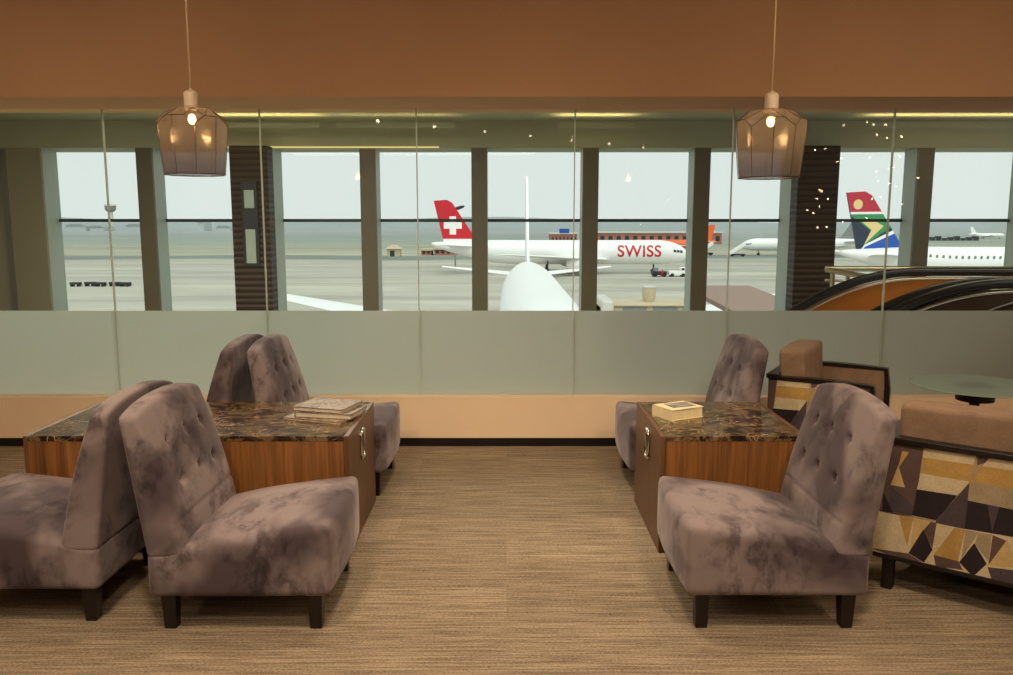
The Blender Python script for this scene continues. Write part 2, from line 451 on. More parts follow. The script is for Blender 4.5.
# clad columns
for k, lab in ((-2, 'dark slatted column behind the left pendant lamp'), (3, 'dark slatted column left of the escalators')):
    x = XM[k]
    t = thing('slatted_column', lab, 'column', (x, 0, 0), 0, 'slat-clad columns at the window wall')
    xa, xb = (-.232, .235) if k < 0 else (-.305, .20)
    obj('cladding', bx((xa, YW - .30, 0), (xb, YW - .06, 2.33)), M['slats'], t)
    obj('core', bx((xa + .005, YW - .06, 0), (xb - .005, YW + .38, 2.33)), M['mullside'], t)
    if k < 0:
        c = obj('service_panel', bx((-.12, -.03, -.5), (.08, 0, .55), .005), M['dark'], t, loc=(.02, YW - .30, 1.35))
        obj('plate', bx((-.08, -.04, .22), (.04, -.03, .44), .003), M['mullside'], c)
        obj('plate', bx((-.08, -.04, -.46), (.04, -.03, -.04), .003), M['mullside'], c)
# windows
n = 0
for a, b in zip(ks, ks[1:]):
    n += 1
    xa, xb = XM[a] + .1, XM[b] - .1
    if a == -4: xa = XM[a] + .11
    if a == -2: xa = XM[a] + .235
    if b == -2: xb = XM[b] - .23
    if a == 3: xa = XM[a] + .20
    if b == 3: xb = XM[b] - .30
    wd = thing('window_%d' % n, None, None); del_ = wd
    wd['kind'] = 'structure'
    obj('pane', bx((xa, YW + .36, .08), (xb, YW + .368, 2.33)), M['winglass'], wd)
    obj('transom', bx((xa, YW + .33, 1.40), (xb, YW + .40, 1.44)), M['transom'], wd)
# cove strips and cove lights above the windows
st = obj('led_strip', bx((-3.9, YW - .02, 2.325), (-.85, YW + .0, 2.345)), M['ledstrip']); tag(st, 'thin warm light strip under the bulkhead above the left windows', 'light strip')
def light(ty, name, loc, power, col, size=.1, rot=(0, 0, 0), **k):
    l = bpy.data.lights.new(name, ty); l.energy = power; l.color = col
    if ty in ('POINT', 'SPOT'): l.shadow_soft_size = size
    if ty == 'AREA':
        l.shape = 'RECTANGLE'; l.size = size; l.size_y = k.pop('sy', size)
    for a, v in k.items(): setattr(l, a, v)
    o = bpy.data.objects.new(name, l); C.objects.link(o); o.location = loc; o.rotation_euler = rot
    return o
WARM = (1, .80, .60)
for (x0, x1, p) in ((-3.9, -2.2, 7), (.6, 1.5, 4), (4.3, 6.6, 9), (-2, -.6, 2)):
    xm = (x0 + x1) / 2
    cb = obj('cove_trough', bx((x0, 9.90, 2.50), (x1, 9.93, 2.555)), M['bulk'])
    tag(cb, 'shallow ceiling cove trough ' + {-3.9: 'left of the left slatted column', .6: 'above the red airline lettering', 4.3: 'above the escalators', -2: 'above the red fin'}[x0], 'light cove')
    light('AREA', 'cove_lamp', (xm, 10.02, 2.53), p * .8, (1, .78, .36), x1 - x0, (PI + .25, 0, 0), sy=.05)
light('AREA', 'atrium_fill', (-2, 7.2, 2.62), 210, (1, .95, .84), 5, sy=1.5)  # two unseen area lights, added to brighten the atrium
light('AREA', 'atrium_fill', (5.2, 7.4, 2.6), 30, (1, .84, .6), 3, sy=.6)

# ------------------------------------------------------------------ escalators
def rail_profile(x_flat, x_end, R_=2.0, z=.92, ang=30):
    pts = [(8.3, z), (x_flat, z)]
    for i in range(1, 13):
        a = R(ang) * i / 12
        pts.append((x_flat - R_ * math.sin(a), z - R_ * (1 - math.cos(a))))
    lx, lz = pts[-1]; L = 1.6
    pts.append((lx - L * math.cos(R(ang)), lz - L * math.sin(R(ang))))
    return pts
def escalator(y0, y1, lab, mats):
    t = thing('escalator', lab, 'escalator', (0, 0, 0), 0, 'escalators beyond the glass')
    prof = rail_profile(4.02, 0)
    for y, m in zip((y0, y1), mats):
        bm = bmesh.new()
        top = [(a, b - .05) for a, b in prof]; bot = [(a, b - .95) for a, b in prof][::-1]
        N = len(prof)
        for i in range(N - 1):
            extrude_poly(bm, [top[i], top[i + 1], (top[i + 1][0], top[i + 1][1] - .9), (top[i][0], top[i][1] - .9)], y - .03, y + .03)
        obj('balustrade', bm, m, t)
        bm = tube(bmesh.new(), [(a, y, b) for a, b in prof], .042, 12); h = obj('handrail', bm, M['rubber'], t, smooth=True, angle=50)
        bm = tube(bmesh.new(), [(a, y - .045, b - .065) for a, b in prof], .012, 8); obj('rail_trim', bm, M['steel'], t, smooth=True)
    bm = bmesh.new()
    for i in range(10):                      # steps between the balustrades
        x = 3.6 - i * .36; z = -.02 - max(0, (i - 2)) * .2
        box(bm, (x - .36, y0 + .04, z - .2), (x, y1 - .04, z))
    obj('steps', bm, M['grey'], t)
    return t
escalator(6.7, 8.0, 'escalator farther from the glass with amber side panel and black handrails', (M['escdark'], M['escorange']))
escalator(5.5, 6.5, 'escalator nearest the glass at the right frame edge', (M['escdark'], M['escdark']))
t = thing('guard_rail', 'tubular stainless steel guard rail behind the escalators', 'railing', (0, 0, 0))
yr = 8.7
bm = tube(bmesh.new(), [(3.38, yr, .91), (8, yr, .90)], .03, 10); obj('top_rail', bm, M['steel'], t, smooth=True, angle=50)
for i, x in enumerate((3.46, 3.62, 5.6, 7.2)):
    obj('post', tube(bmesh.new(), [(x, yr, 0), (x, yr, .9 - (.07 if i == 1 else 0))], .024, 10), M['steel'], t, smooth=True, angle=50)
obj('lower_rail', tube(bmesh.new(), [(3.38, yr, .79), (3.75, yr, .77)], .015, 10), M['steel'], t, smooth=True, angle=50)
obj('lower_rail', tube(bmesh.new(), [(3.38, yr, .68), (3.75, yr, .66)], .015, 10), M['steel'], t, smooth=True, angle=50)
obj('angled_rail', tube(bmesh.new(), [(3.38, yr, .90), (3.95, yr - .35, .80)], .03, 10), M['steel'], t, smooth=True, angle=50)

# ------------------------------------------------------------------ slipper chairs
def sgnpow(v, p): return math.copysign(abs(v) ** p, v)
def make_slipper():
    t = thing('slipper_chair', 'x', 'chair')
    HW = .29
    def seatw(u, v, w):
        x = .0 + (u + 1) / 2 * .62
        s = (u + 1) / 2
        zt = .285 + .10 * min(1, max(0, (s - .1) / .9)) ** .75
        crown = .034 * (1 - abs(v) ** 3) * max(0, math.sin(PI * min(1, max(0, (s - .05) / .95)))) if w > 0 else 0
        front_round = .0
        z = .13 + (w + 1) / 2 * (zt - .13) + crown * max(0, w)
        bulge = .010 * (1 - w * w) * (1 - v * v)
        if u > .8: x += bulge + .012 * (1 - v * v)
        y = v * HW * (1 + .008 * (1 - w * w))
        if s > .9 and w > .3: z -= .0
        return (x, y, z)
    o = obj('seat', rbox(44, 48, 24, .085, .075, .24, seatw), M['velvet'], t, smooth=True)
    tufts = [(y, h) for y in (-.15, 0, .15) for h in (.46, .73)]
    def backw(u, v, w):
        h = (w + 1) / 2
        xr = .002 - .072 * h
        th = .130 - .066 * h + .012 * math.sin(PI * h)
        x = xr + (u + 1) / 2 * th
        ztop = .795 - .038 * abs(v) ** 2.6
        y = v * HW * (1.0 - .02 * h)
        z = .27 + h * (ztop - .27)
        if u > .3:
            g = (u - .3) / .7
            x += .016 * (1 - v * v) * math.sin(PI * min(1, h * .95 + .03)) * g
            for ty, thh in tufts:
                dy = y - ty; dz = (h - thh) * .53
                d2 = dy * dy + dz * dz
                x -= g * (.020 * math.exp(-d2 / .00022) + .006 * math.exp(-d2 / .0022))
            x -= g * .004 * math.exp(-((h - .24) * .53) ** 2 / .00006)
        return (x, y, z)
    obj('backrest', rbox(10, 68, 64, .36, .06, .065, backw), M['velvet'], t, smooth=True)
    bm = bmesh.new()
    for ty, thh in tufts:
        h = thh; x = .002 - .072 * h + (.130 - .066 * h + .012 * math.sin(PI * h)) + .016 * (1 - (ty / .29) ** 2) * math.sin(PI * (h * .95 + .03)) - .021
        z = .27 + h * (.795 - .038 * abs(ty / .29) ** 2.6 - .27)
        bmesh.ops.create_uvsphere(bm, u_segments=10, v_segments=6, radius=.010, matrix=Matrix.Translation((x, ty, z)) @ Matrix.Scale(.5, 4, (1, 0, 0)))
    for lx, ly in ((.055, -.235), (.055, .235), (.56, -.235), (.56, .235)):
        b2 = bmesh.new()
        vs = box(b2, (lx - .027, ly - .027, 0), (lx + .027, ly + .027, .15), 0, .003)
        for v in b2.verts:
            f = .74 + .26 * min(1, v.co.z / .14); v.co.x = lx + (v.co.x - lx) * f; v.co.y = ly + (v.co.y - ly) * f
        obj('leg', b2, M['blackwood'], t)
    # buttons split: one mesh each
    bm.free()
    for ty, thh in tufts:
        h = thh; x = .002 - .072 * h + (.130 - .066 * h + .012 * math.sin(PI * h)) + .016 * (1 - (ty / .29) ** 2) * math.sin(PI * (h * .95 + .03)) - .020
        z = .27 + h * (.795 - .038 * abs(ty / .29) ** 2.6 - .27)
        b2 = bmesh.new()
        bmesh.ops.create_uvsphere(b2, u_segments=10, v_segments=6, radius=.009, matrix=Matrix.Translation((x, ty, z)) @ Matrix.Scale(.5, 4, (1, 0, 0)))
        obj('button', b2, M['velvet'], t, smooth=True)
    return t
proto = make_slipper()
spots = [(-1.222, 2.935, 0, 'taupe velvet slipper chair facing right before the left table, whole seat in view'),
         (-1.415, 2.99, 180, 'taupe velvet slipper chair facing left at the left frame edge, cut off by it'),
         (-1.235, 4.33, 0, 'taupe velvet slipper chair facing right behind the left table, books beside it'),
         (-1.44, 4.34, 180, 'taupe velvet slipper chair facing left behind the left table, only its back showing'),
         (1.238, 2.94, 180, 'taupe velvet slipper chair in front of the right table, facing left'),
         (1.25, 4.34, 180, 'taupe velvet slipper chair behind the right table, seat poking out left')]
for i, (x, y, a, lab) in enumerate(spots):
    o = proto if i == 0 else dup(proto)
    o.location = (x, y, 0); o.rotation_euler = (0, 0, R(a)); o['label'] = lab; o['group'] = 'taupe velvet slipper chairs'
    o['category'] = 'chair'

# ------------------------------------------------------------------ marble topped tables
def make_table(x0, x1, y0, y1, h, lab, handle_side):
    t = thing('side_table', lab, 'table', ((x0 + x1) / 2, (y0 + y1) / 2, 0), 0, 'marble-topped wooden tables')
    hx = (x1 - x0) / 2; hy = (y1 - y0) / 2
    obj('front_panel', bx((-hx + .021, -hy, .02), (hx - .021, -hy + .02, h - .022)), M['zebra'], t)
    obj('back_panel', bx((-hx + .021, hy - .02, .02), (hx - .021, hy, h - .022)), M['zebra'], t)
    for s in (-1, 1):
        a, b = sorted((s * hx, s * (hx - .02)))
        p = obj('side_panel', bx((a, -hy, 0), (b, hy, h), .0015), M['walnut'], t)
        if s == handle_side:
            bm = bmesh.new()
            zc = h - .115; yc = -.02
            e = s * hx
            # chrome rounded rim around a flat dark plate, painted shade of the cup
            pts = []
            for i in range(24):
                a = 2 * PI * i / 24; pts.append((e + s * .004, yc + .040 * sgnpow(math.cos(a), .55), zc + .065 * sgnpow(math.sin(a), .7)))
            pts.append(pts[0]); tube(bm, pts, .010, 8, cap=False)
            hd = obj('handle', bm, M['chrome'], p, smooth=True); hd['label'] = 'chrome pull handle'
            b2 = bmesh.new(); box(b2, (min(e, e + s * .003), yc - .032, zc - .065), (max(e, e + s * .003), yc + .032, zc + .065), 0, .001)
            obj('recess_shade', b2, M['dark'], hd)
    obj('plinth', bx((-hx + .03, -hy + .03, 0), (hx - .03, hy - .03, .02)), M['skirting'], t)
    obj('marble_top', bx((-hx + .0205, -hy - .002, h - .022), (hx - .0205, hy + .002, h + .001), .002), M['marble'], t)
    return t
make_table(-2.025, -.662, 3.34, 4.0, .512, 'long low table with dark marble top between the left chairs', 1)
make_table(.648, 1.262, 3.34, 4.0, .512, 'square low table with dark marble top between the right chairs', -1)

# ------------------------------------------------------------------ books
def book(name, lab, loc, rz, w, d, h, cov, pages, cover_t=.003, group=None):
    t = thing(name, lab, 'book', loc, rz, group)
    bm = bmesh.new(); box(bm, (-w / 2, -d / 2, 0), (w / 2, d / 2, cover_t), 0, .0008)
    box(bm, (-w / 2, -d / 2, h - cover_t), (w / 2, d / 2, h), 0, .0008); box(bm, (-w / 2, -d / 2, 0), (-w / 2 + cover_t, d / 2, h))
    obj('cover', bm, M[cov], t)
    obj('pages', bx((-w / 2 + cover_t, -d / 2 + .004, cover_t), (w / 2 - .004, d / 2 - .004, h - cover_t)), M[pages], t)
    return t
book('magazine', 'dark-covered thick magazine in the middle of the stack on the long table', (-.805, 3.70, .5255), R(-12), .27, .21, .024, 'cover2', 'page', group='magazines on the long table')
book('magazine', 'pale pictorial magazine on top of the stack on the long table', (-.825, 3.71, .550), R(-17), .25, .20, .020, 'cover1', 'page', group='magazines on the long table')
book('magazine', 'large thin magazine poking out underneath the stack on the long table', (-.835, 3.68, .513), R(-20), .30, .22, .012, 'cover1', 'page', group='magazines on the long table')
book('paperback', 'thick cream paperback book lying on the square table', (.79, 3.70, .513), R(28),   .185, .14, .05, 'cream', 'cream')
fb = obj('leaflet', bx((-.06, -.04, 0), (.06, .04, .003)), M['cover3'], loc=(.80, 3.705, .5635)); fb.rotation_euler = (0, 0, R(20))
tag(fb, 'small grey printed leaflet on top of the cream paperback', 'leaflet')

# ------------------------------------------------------------------ patterned armchairs
# pattern drawn in panel units 0..1.5 (length) x 0..1 (height)
CR, GO, BE, BK, MV, PU, TA = range(7)
PM = [M[k] for k in ('pcream', 'pgold', 'pbeige', 'pblack', 'pmauve', 'ppurple', 'ptan')]
PATT = [
 ([(60, 100), (183, 100), (175, 240), (165, 312), (60, 312)], MV),
 ([(183, 100), (315, 100), (308, 170), (183, 155)], CR), ([(315, 100), (352, 100), (345, 160), (318, 170)], MV),
 ([(350, 100), (412, 100), (425, 183), (330, 172)], CR), ([(183, 155), (312, 170), (303, 215), (180, 197)], GO),
 ([(330, 172), (425, 184), (432, 232), (303, 215)], GO), ([(180, 197), (303, 215), (275, 253), (173, 240)], CR),
 ([(303, 215), (432, 235), (440, 290), (300, 265)], BE), ([(412, 100), (440, 100), (440, 290), (424, 184)], MV),
 ([(128, 140), (146, 142), (118, 190)], GO), ([(120, 178), (142, 236), (103, 230)], TA), ([(103, 232), (165, 282), (165, 312), (100, 300)], PU),
 ([(85, 250), (115, 305), (85, 300)], BK), ([(173, 240), (276, 253), (228, 322), (165, 310)], BK),
 ([(300, 265), (440, 290), (440, 362), (300, 342)], BK), ([(303, 218), (300, 345), (225, 402), (228, 320)], PU),
 ([(350, 274), (378, 279), (366, 348)], PU),
 ([(60, 298), (300, 343), (440, 363), (440, 500), (60, 500)], CR), ([(130, 310), (170, 316), (158, 395)], GO),
 ([(170, 316), (215, 326), (168, 408)], TA), ([(215, 326), (230, 330), (224, 398), (197, 350)], MV),
 ([(197, 348), (225, 402), (205, 438), (163, 413)], BK), ([(275, 340), (302, 345), (290, 432), (228, 416)], GO),
 ([(302, 345), (335, 350), (298, 425)], BE), ([(335, 350), (366, 355), (364, 430), (327, 382)], BE),
 ([(326, 380), (360, 436), (330, 474), (293, 434)], BK), ([(368, 356), (402, 370), (364, 442)], MV),
 ([(402, 368), (436, 442), (362, 442)], TA), ([(228, 416), (292, 432), (304, 455), (236, 448)], MV),
 ([(60, 400), (163, 414), (200, 436), (140, 440)], MV), ([(362, 444), (432, 450), (432, 500), (376, 500)], PU)]
def pat_polys(off=0.0, rep=3):
    P = []
    for r in range(-1, rep):
        for pts, c in PATT:
            q_ = []
            for x, y in pts:
                bo = 410 + (x - 75) * .219; to = 115 + (x - 75) * .123
                q_.append(((x - 75) * .00297 + off + r * 1.085, max(-.02, min(1.02, (bo - y) / (bo - to)))))
            P.append((q_, c))
    return P
def panel(bm, L, z0, z1, mp, off, flip=False):
    """patterned outer face + thickness. mp maps (s along, depth, z)"""
    H = z1 - z0
    outline = [(0, 0), (L / H, 0), (L / H, 1), (0, 1)]
    polys = []
    for p, m in pat_polys(off):
        polys.append((p, m))
    b2 = bmesh.new()
    pattern_faces(b2, outline, polys, lambda a, b: mp(((L / H - a) if flip else a) * H, 0, z0 + b * H), BE)
    me = bpy.data.meshes.new('tmp'); b2.to_mesh(me); b2.free(); bm.from_mesh(me); bpy.data.meshes.remove(me)
def make_armchair(lab, loc, rz, w=.74, d=.66):
    """local: faces +x, back at x=0, width along y"""
    t = thing('tub_armchair', lab, 'armchair', loc, rz, 'patterned armchairs')
    hy = w / 2; z0, z1 = .15, .585; th = .045
    def upper(s, L): return 0
    # back: outer face at x=0
    bm = bmesh.new(); panel(bm, w, z0, z1, lambda s, dd, z: (-.001, hy - s, z), .03)
    box(bm, (0, -hy, z0), (th, hy, z1), 7)
    obj('outer_back', bm, PM + [M['tweed']], t)
    # arms
    for s in (-1, 1):
        bm = bmesh.new()
        ya = s * hy
        panel(bm, d, z0, z1, lambda q, dd, z: (q, ya + s * .001, z), -.22 if s < 0 else .1)
        a, b = sorted((ya, ya - s * th)); box(bm, (th, a, z0), (d, b, z1), 7)
        arm = obj('arm', bm, PM + [M['tweed']], t)
        # dark wood rim: top and front edge, gently curved
        bm = bmesh.new()
        pts = [(0, z1)] + [(d * k / 8, z1 + .008 + .008 * math.sin(PI * k / 8)) for k in range(9)] + [(d + .012, z1 + .006), (d + .03, z1 - .12), (d + .026, z0 + .1), (d + .012, z0)] + \
              [(d - .008, z0), (d - .002, z0 + .1), (d + .004, z1 - .12), (d - .006, z1 - .006)] + [(d - .01, z1 - .006), (0, z1 - .006)]
        pts = pts[1:]
        lo, hi = sorted((ya + s * .006, ya - s * (th + .003)))
        extrude_poly(bm, pts, lo, hi)
        obj('arm_rim', bm, M['blackwood'], arm)
    obj('back_rail', bx((-.012, -hy - .01, z1), (th + .006, hy + .01, z1 + .024), .004), M['blackwood'], t)
    obj('base_rail', bx((.0, -hy, z0 - .02), (d, hy, z0), .004), M['blackwood'], t)
    def cush(u, v, w_):
        h = (w_ + 1) / 2
        return (th + .008 + (u + 1) / 2 * .13 - .02 * h + .012 * (1 - v * v) * u, v * (hy - th - .012),   .40 + h * .328 + .004 * (1 - v * v))
    obj('back_cushion', rbox(8, 30, 16, .22, .035, .07, cush), M['tweed'], t, smooth=True)
    def seat(u, v, w_):
        return (th + .01 + (u + 1) / 2 * (d - th - .0), v * (hy - th - .008), .16 + (w_ + 1) / 2 * .26 + .012 * max(0, w_) * (1 - v * v) * (1 - u * u))
    obj('seat_cushion', rbox(20, 20, 10, .1, .1, .25, seat), M['tweed'], t, smooth=True)
    for lx in (.05, d - .05):
        for ly in (-hy + .05, hy - .05):
            b2 = bx((lx - .02, ly - .02, 0), (lx + .02, ly + .02, z0 - .02), .002); obj('leg', b2, M['blackwood'], t)
    return t
# near one: back corner (1.42,2.97), back runs towards (+.78,-.62); faces (+.62,+.78)
a1 = math.atan2(.78, .62)
w_ = .78
ctr = Vector((1.405, 3.005, 0)) + Vector((math.sin(a1), -math.cos(a1), 0)) * (w_ / 2)
make_armchair('patterned armchair at the right frame edge with its back turned, largest', (ctr.x, ctr.y, 0), a1, w_, .70)
a2 = R(-31)
nb = Vector((1.385, 4.26, 0)); c2 = nb + Vector((-math.sin(a2), math.cos(a2), 0)) * .31
make_armchair('patterned armchair farther back beside the glass table, turned side-on', (c2.x, c2.y, 0), a2, .62, .50)

# ------------------------------------------------------------------ round glass table
t = thing('round_glass_table', 'round green glass side table on a black pedestal beside the patterned armchairs', 'table', (2.43, 4.17, 0))
obj('glass_top', lathe(bmesh.new(), [(0.0001, 0), (.308, 0), (.311, .003), (.308, .006), (.0001, .006)], 64, (0, 0, .56)), M['toptable'], t, smooth=True, angle=40)
obj('hub', lathe(bmesh.new(), [(.0001, -.075), (.09, -.075), (.095, 0), (.0001, 0)], 24, (0, 0, .56)), M['skirting'], t, smooth=True, angle=40)
obj('stem', tube(bmesh.new(), [(0, 0, .02), (0, 0, .53)], .025, 16), M['skirting'], t, smooth=True, angle=40)
obj('base', lathe(bmesh.new(), [(.0001, 0), (.19, 0), (.19, .012), (.03, .03), (.0001, .03)], 32), M['skirting'], t, smooth=True, angle=40)

# ------------------------------------------------------------------ pendant lamps
def make_pendant(lab, x, y, z):
    t = thing('pendant_lamp', lab, 'pendant lamp', (x, y, z), R(6), 'smoked glass pendant lamps')
    N = 10
    def shell(r_off):
        rings = []
        spec = [(.118, 0, 0, 0), (.128, .10, 0, 0), (.136, .185, 0, .0), (.124, .216, .5, 0), (.080, .250, 0, .010), (.030, .262, .5, 0)]
        return [[((r + r_off + (zz if k % 2 else -zz)) * math.cos(2 * PI * (k + ph) / N), (r + r_off) * math.sin(2 * PI * (k + ph) / N), z_ + (.030 if (k % 2 and .18 < z_ < .2) else 0)) for k in range(N)] for r, z_, ph, zz in spec]
    bm = bmesh.new(); 
    R1 = [[bm.verts.new(p) for p in ring] for ring in shell(0)]
    def quad(a, b, k, tri, off):
        n = N
        if not tri: bm.faces.new((a[k], a[(k + 1) % n], b[(k + 1) % n], b[k]))
        elif off > 0:   # b rotated +half
            bm.faces.new((a[k], a[(k + 1) % n], b[k])); bm.faces.new((a[(k + 1) % n], b[(k + 1) % n], b[k]))
        else:           # a rotated +half
            bm.faces.new((a[k], a[(k + 1) % n], b[(k + 1) % n])); bm.faces.new((a[k], b[(k + 1) % n], b[k]))
    for i, (a, b) in enumerate(zip(R1, R1[1:])):
        ph = [0, 0, 0, .5, 0, .5]
        tri = ph[i] != ph[i + 1]
        for k in range(N): quad(a, b, k, tri, ph[i + 1] - ph[i])
    sh = obj('lamp_shade', bm, M['smoke'], t)
    md = sh.modifiers.new('thickness', 'SOLIDIFY'); md.thickness = .003
    bm = bmesh.new()
    ring = shell(0)[0]; tube(bm, [ring[k % N] for k in range(N + 1)], .0022, 6)
    for k in range(N): tube(bm, [shell(0)[0][k], shell(0)[1][k], shell(0)[2][k]], .0011, 5)
    h_ = shell(0)
    for k in range(N):
        for q_ in (h_[3][k], h_[3][(k - 1) % N]): tube(bm, [h_[2][k], q_], .0013, 5)
        for q_ in (h_[4][k], h_[4][(k + 1) % N]): tube(bm, [h_[3][k], q_], .0013, 5)
    obj('shade_edging', bm, M['edge'], sh)
    obj('cap', lathe(bmesh.new(), [(.0001, .248), (.022, .248), (.0265, .258), (.0265, .312), (.020, .320), (.006, .326), (.0001, .338)], 24), M['capwhite'], t, smooth=True, angle=35)
    bm = bmesh.new(); bmesh.ops.create_uvsphere(bm, u_segments=16, v_segments=10, radius=.015)
    for v in bm.verts: v.co.z = v.co.z * 1.35 + .214
    obj('bulb', bm, M['bulb'], t, smooth=True)
    obj('socket', lathe(bmesh.new(), [(.0001, .232), (.014, .232), (.014, .25), (.0001, .25)], 16), M['chrome'], t)
    obj('cable', tube(bmesh.new(), [(0, 0, .33), (0, 0, 2.75 - z)], .0032, 8), M['cord'], t, smooth=True)
    obj('ceiling_rose', lathe(bmesh.new(), [(.0001, 2.73 - z), (.05, 2.73 - z), (.05, 2.75 - z), (.0001, 2.75 - z)], 24), M['capwhite'], t)
    light('POINT', 'pendant_glow', (x, y, z + .185), 4.5, (1, .56, .20), .02)
make_pendant('smoked glass pendant lamp above the long table, left one', -1.232, 3.3, 1.585)
make_pendant('smoked glass pendant lamp above the square table, right one', 1.02, 3.25, 1.57)

# ------------------------------------------------------------------ ceiling downlights (also what the glass mirrors)
dl = []
for i in range(8):
    f = i / 7; dl.append((-2.35 + 4.75 * f, -.1 - 4.4 * f))
dl += [(-2.2, 3.1), (-.9, 1.7), (.9, 1.7), (2.5, 3.1), (0, 3.4), (-2.9, 1.6), (2.9, 1.6), (0, .4)]
for i, (x, y) in enumerate(dl):
    t = thing('ceiling_downlight', 'small recessed ceiling downlight, one of those mirrored in the glass', 'downlight', (x, y, 2.75), 0, 'recessed ceiling downlights')
    obj('lens', lathe(bmesh.new(), [(.0001, -.004), (.022, -.004), (.022, .0), (.0001, 0)], 16), M['downlight'], t)
    obj('bezel', lathe(bmesh.new(), [(.023, -.001), (.023, -.006), (.04, -.005), (.042, -.0005)], 20), M['capwhite'], t)
def spot(x, y, p, tgt=(0, 0), ang=110, blend=.9, size=.12, col=WARM):
    o = light('SPOT', 'downlight_beam', (x, y, 2.70), p, col, size, spot_size=R(ang), spot_blend=blend)
    d = Vector((tgt[0], tgt[1], 0)) - Vector((x, y, 2.70)); o.rotation_euler = d.to_track_quat('-Z', 'Y').to_euler()
    return o
spot(-2.2, 3.1, 50, (-2.1, 3.1)); spot(-.9, 1.7, 105, (-.8, 2.3)); spot(.9, 1.7, 105, (.8, 2.3)); spot(2.5, 3.1, 45, (2.3, 3.3))
spot(0, 3.4, 110, (0, 4.0)); spot(-2.9, 1.6, 35, (-2.6, 2.4)); spot(2.9, 1.6, 35, (2.5, 2.4)); spot(0, .4, 120, (0, 1.7))
for x, y in dl[:8]: spot(x, y, 26, (x * .8, y + .6), 150, 1, .022)
for x in (-3.3, -1.2, 1.2, 3.3): light('SPOT', 'bulkhead_fill', (x, 1.2, 2.70), 120, (1, .80, .54), .1, (R(62), 0, 0), spot_size=R(84), spot_blend=1)  # unseen spots added to lift the bulkhead face
# cluster of tiny bulbs behind the camera, mirrored at upper right
t = thing('bulb_chandelier', 'cluster of tiny warm bulbs hanging outside the frame, mirrored in the right glass', 'chandelier', (3.85, 1.4, 2.75))
obj('canopy', lathe(bmesh.new(), [(.0001, -.02), (.25, -.02), (.25, 0), (.0001, 0)], 24), M['capwhite'], t)
wires = bmesh.new()
for i in range(34):
    x = random.uniform(-.6, .5); y = random.uniform(-.4, .4); z = random.uniform(-1.45, -.3)
    tube(wires, [(x * .3, y * .3, -.01), (x, y, -.08), (x, y, z)], .0012, 4)
    bm = bmesh.new(); bmesh.ops.create_icosphere(bm, subdivisions=1, radius=.012, matrix=Matrix.Translation((x, y, z)))
    obj('bulb', bm, M['sparkle'], t)
obj('wires', wires, M['cord'], t)

# ------------------------------------------------------------------ the airfield
G = -10.6
def X(px, d): return (px - 506.5) * d / 826.6
def Zf(py, d): return 1.4 - (py - 222) * d / 833
struct('ground', bx((-2500, 16, G - 1), (2500, 4200, G)), M['ground'], 'grey apron and pale grass of the airfield')
# distant low hills
bm = bmesh.new(); prev = None
for i in range(81):
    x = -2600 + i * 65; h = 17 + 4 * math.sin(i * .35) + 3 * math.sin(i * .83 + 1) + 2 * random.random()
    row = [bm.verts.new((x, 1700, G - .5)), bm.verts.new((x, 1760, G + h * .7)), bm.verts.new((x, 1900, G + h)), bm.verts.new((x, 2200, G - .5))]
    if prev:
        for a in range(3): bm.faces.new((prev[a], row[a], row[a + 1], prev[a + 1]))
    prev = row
hl = obj('hill_range', bm, M['hill'], smooth=True); hl['kind'] = 'structure'; hl['label'] = 'low hazy hills on the horizon'

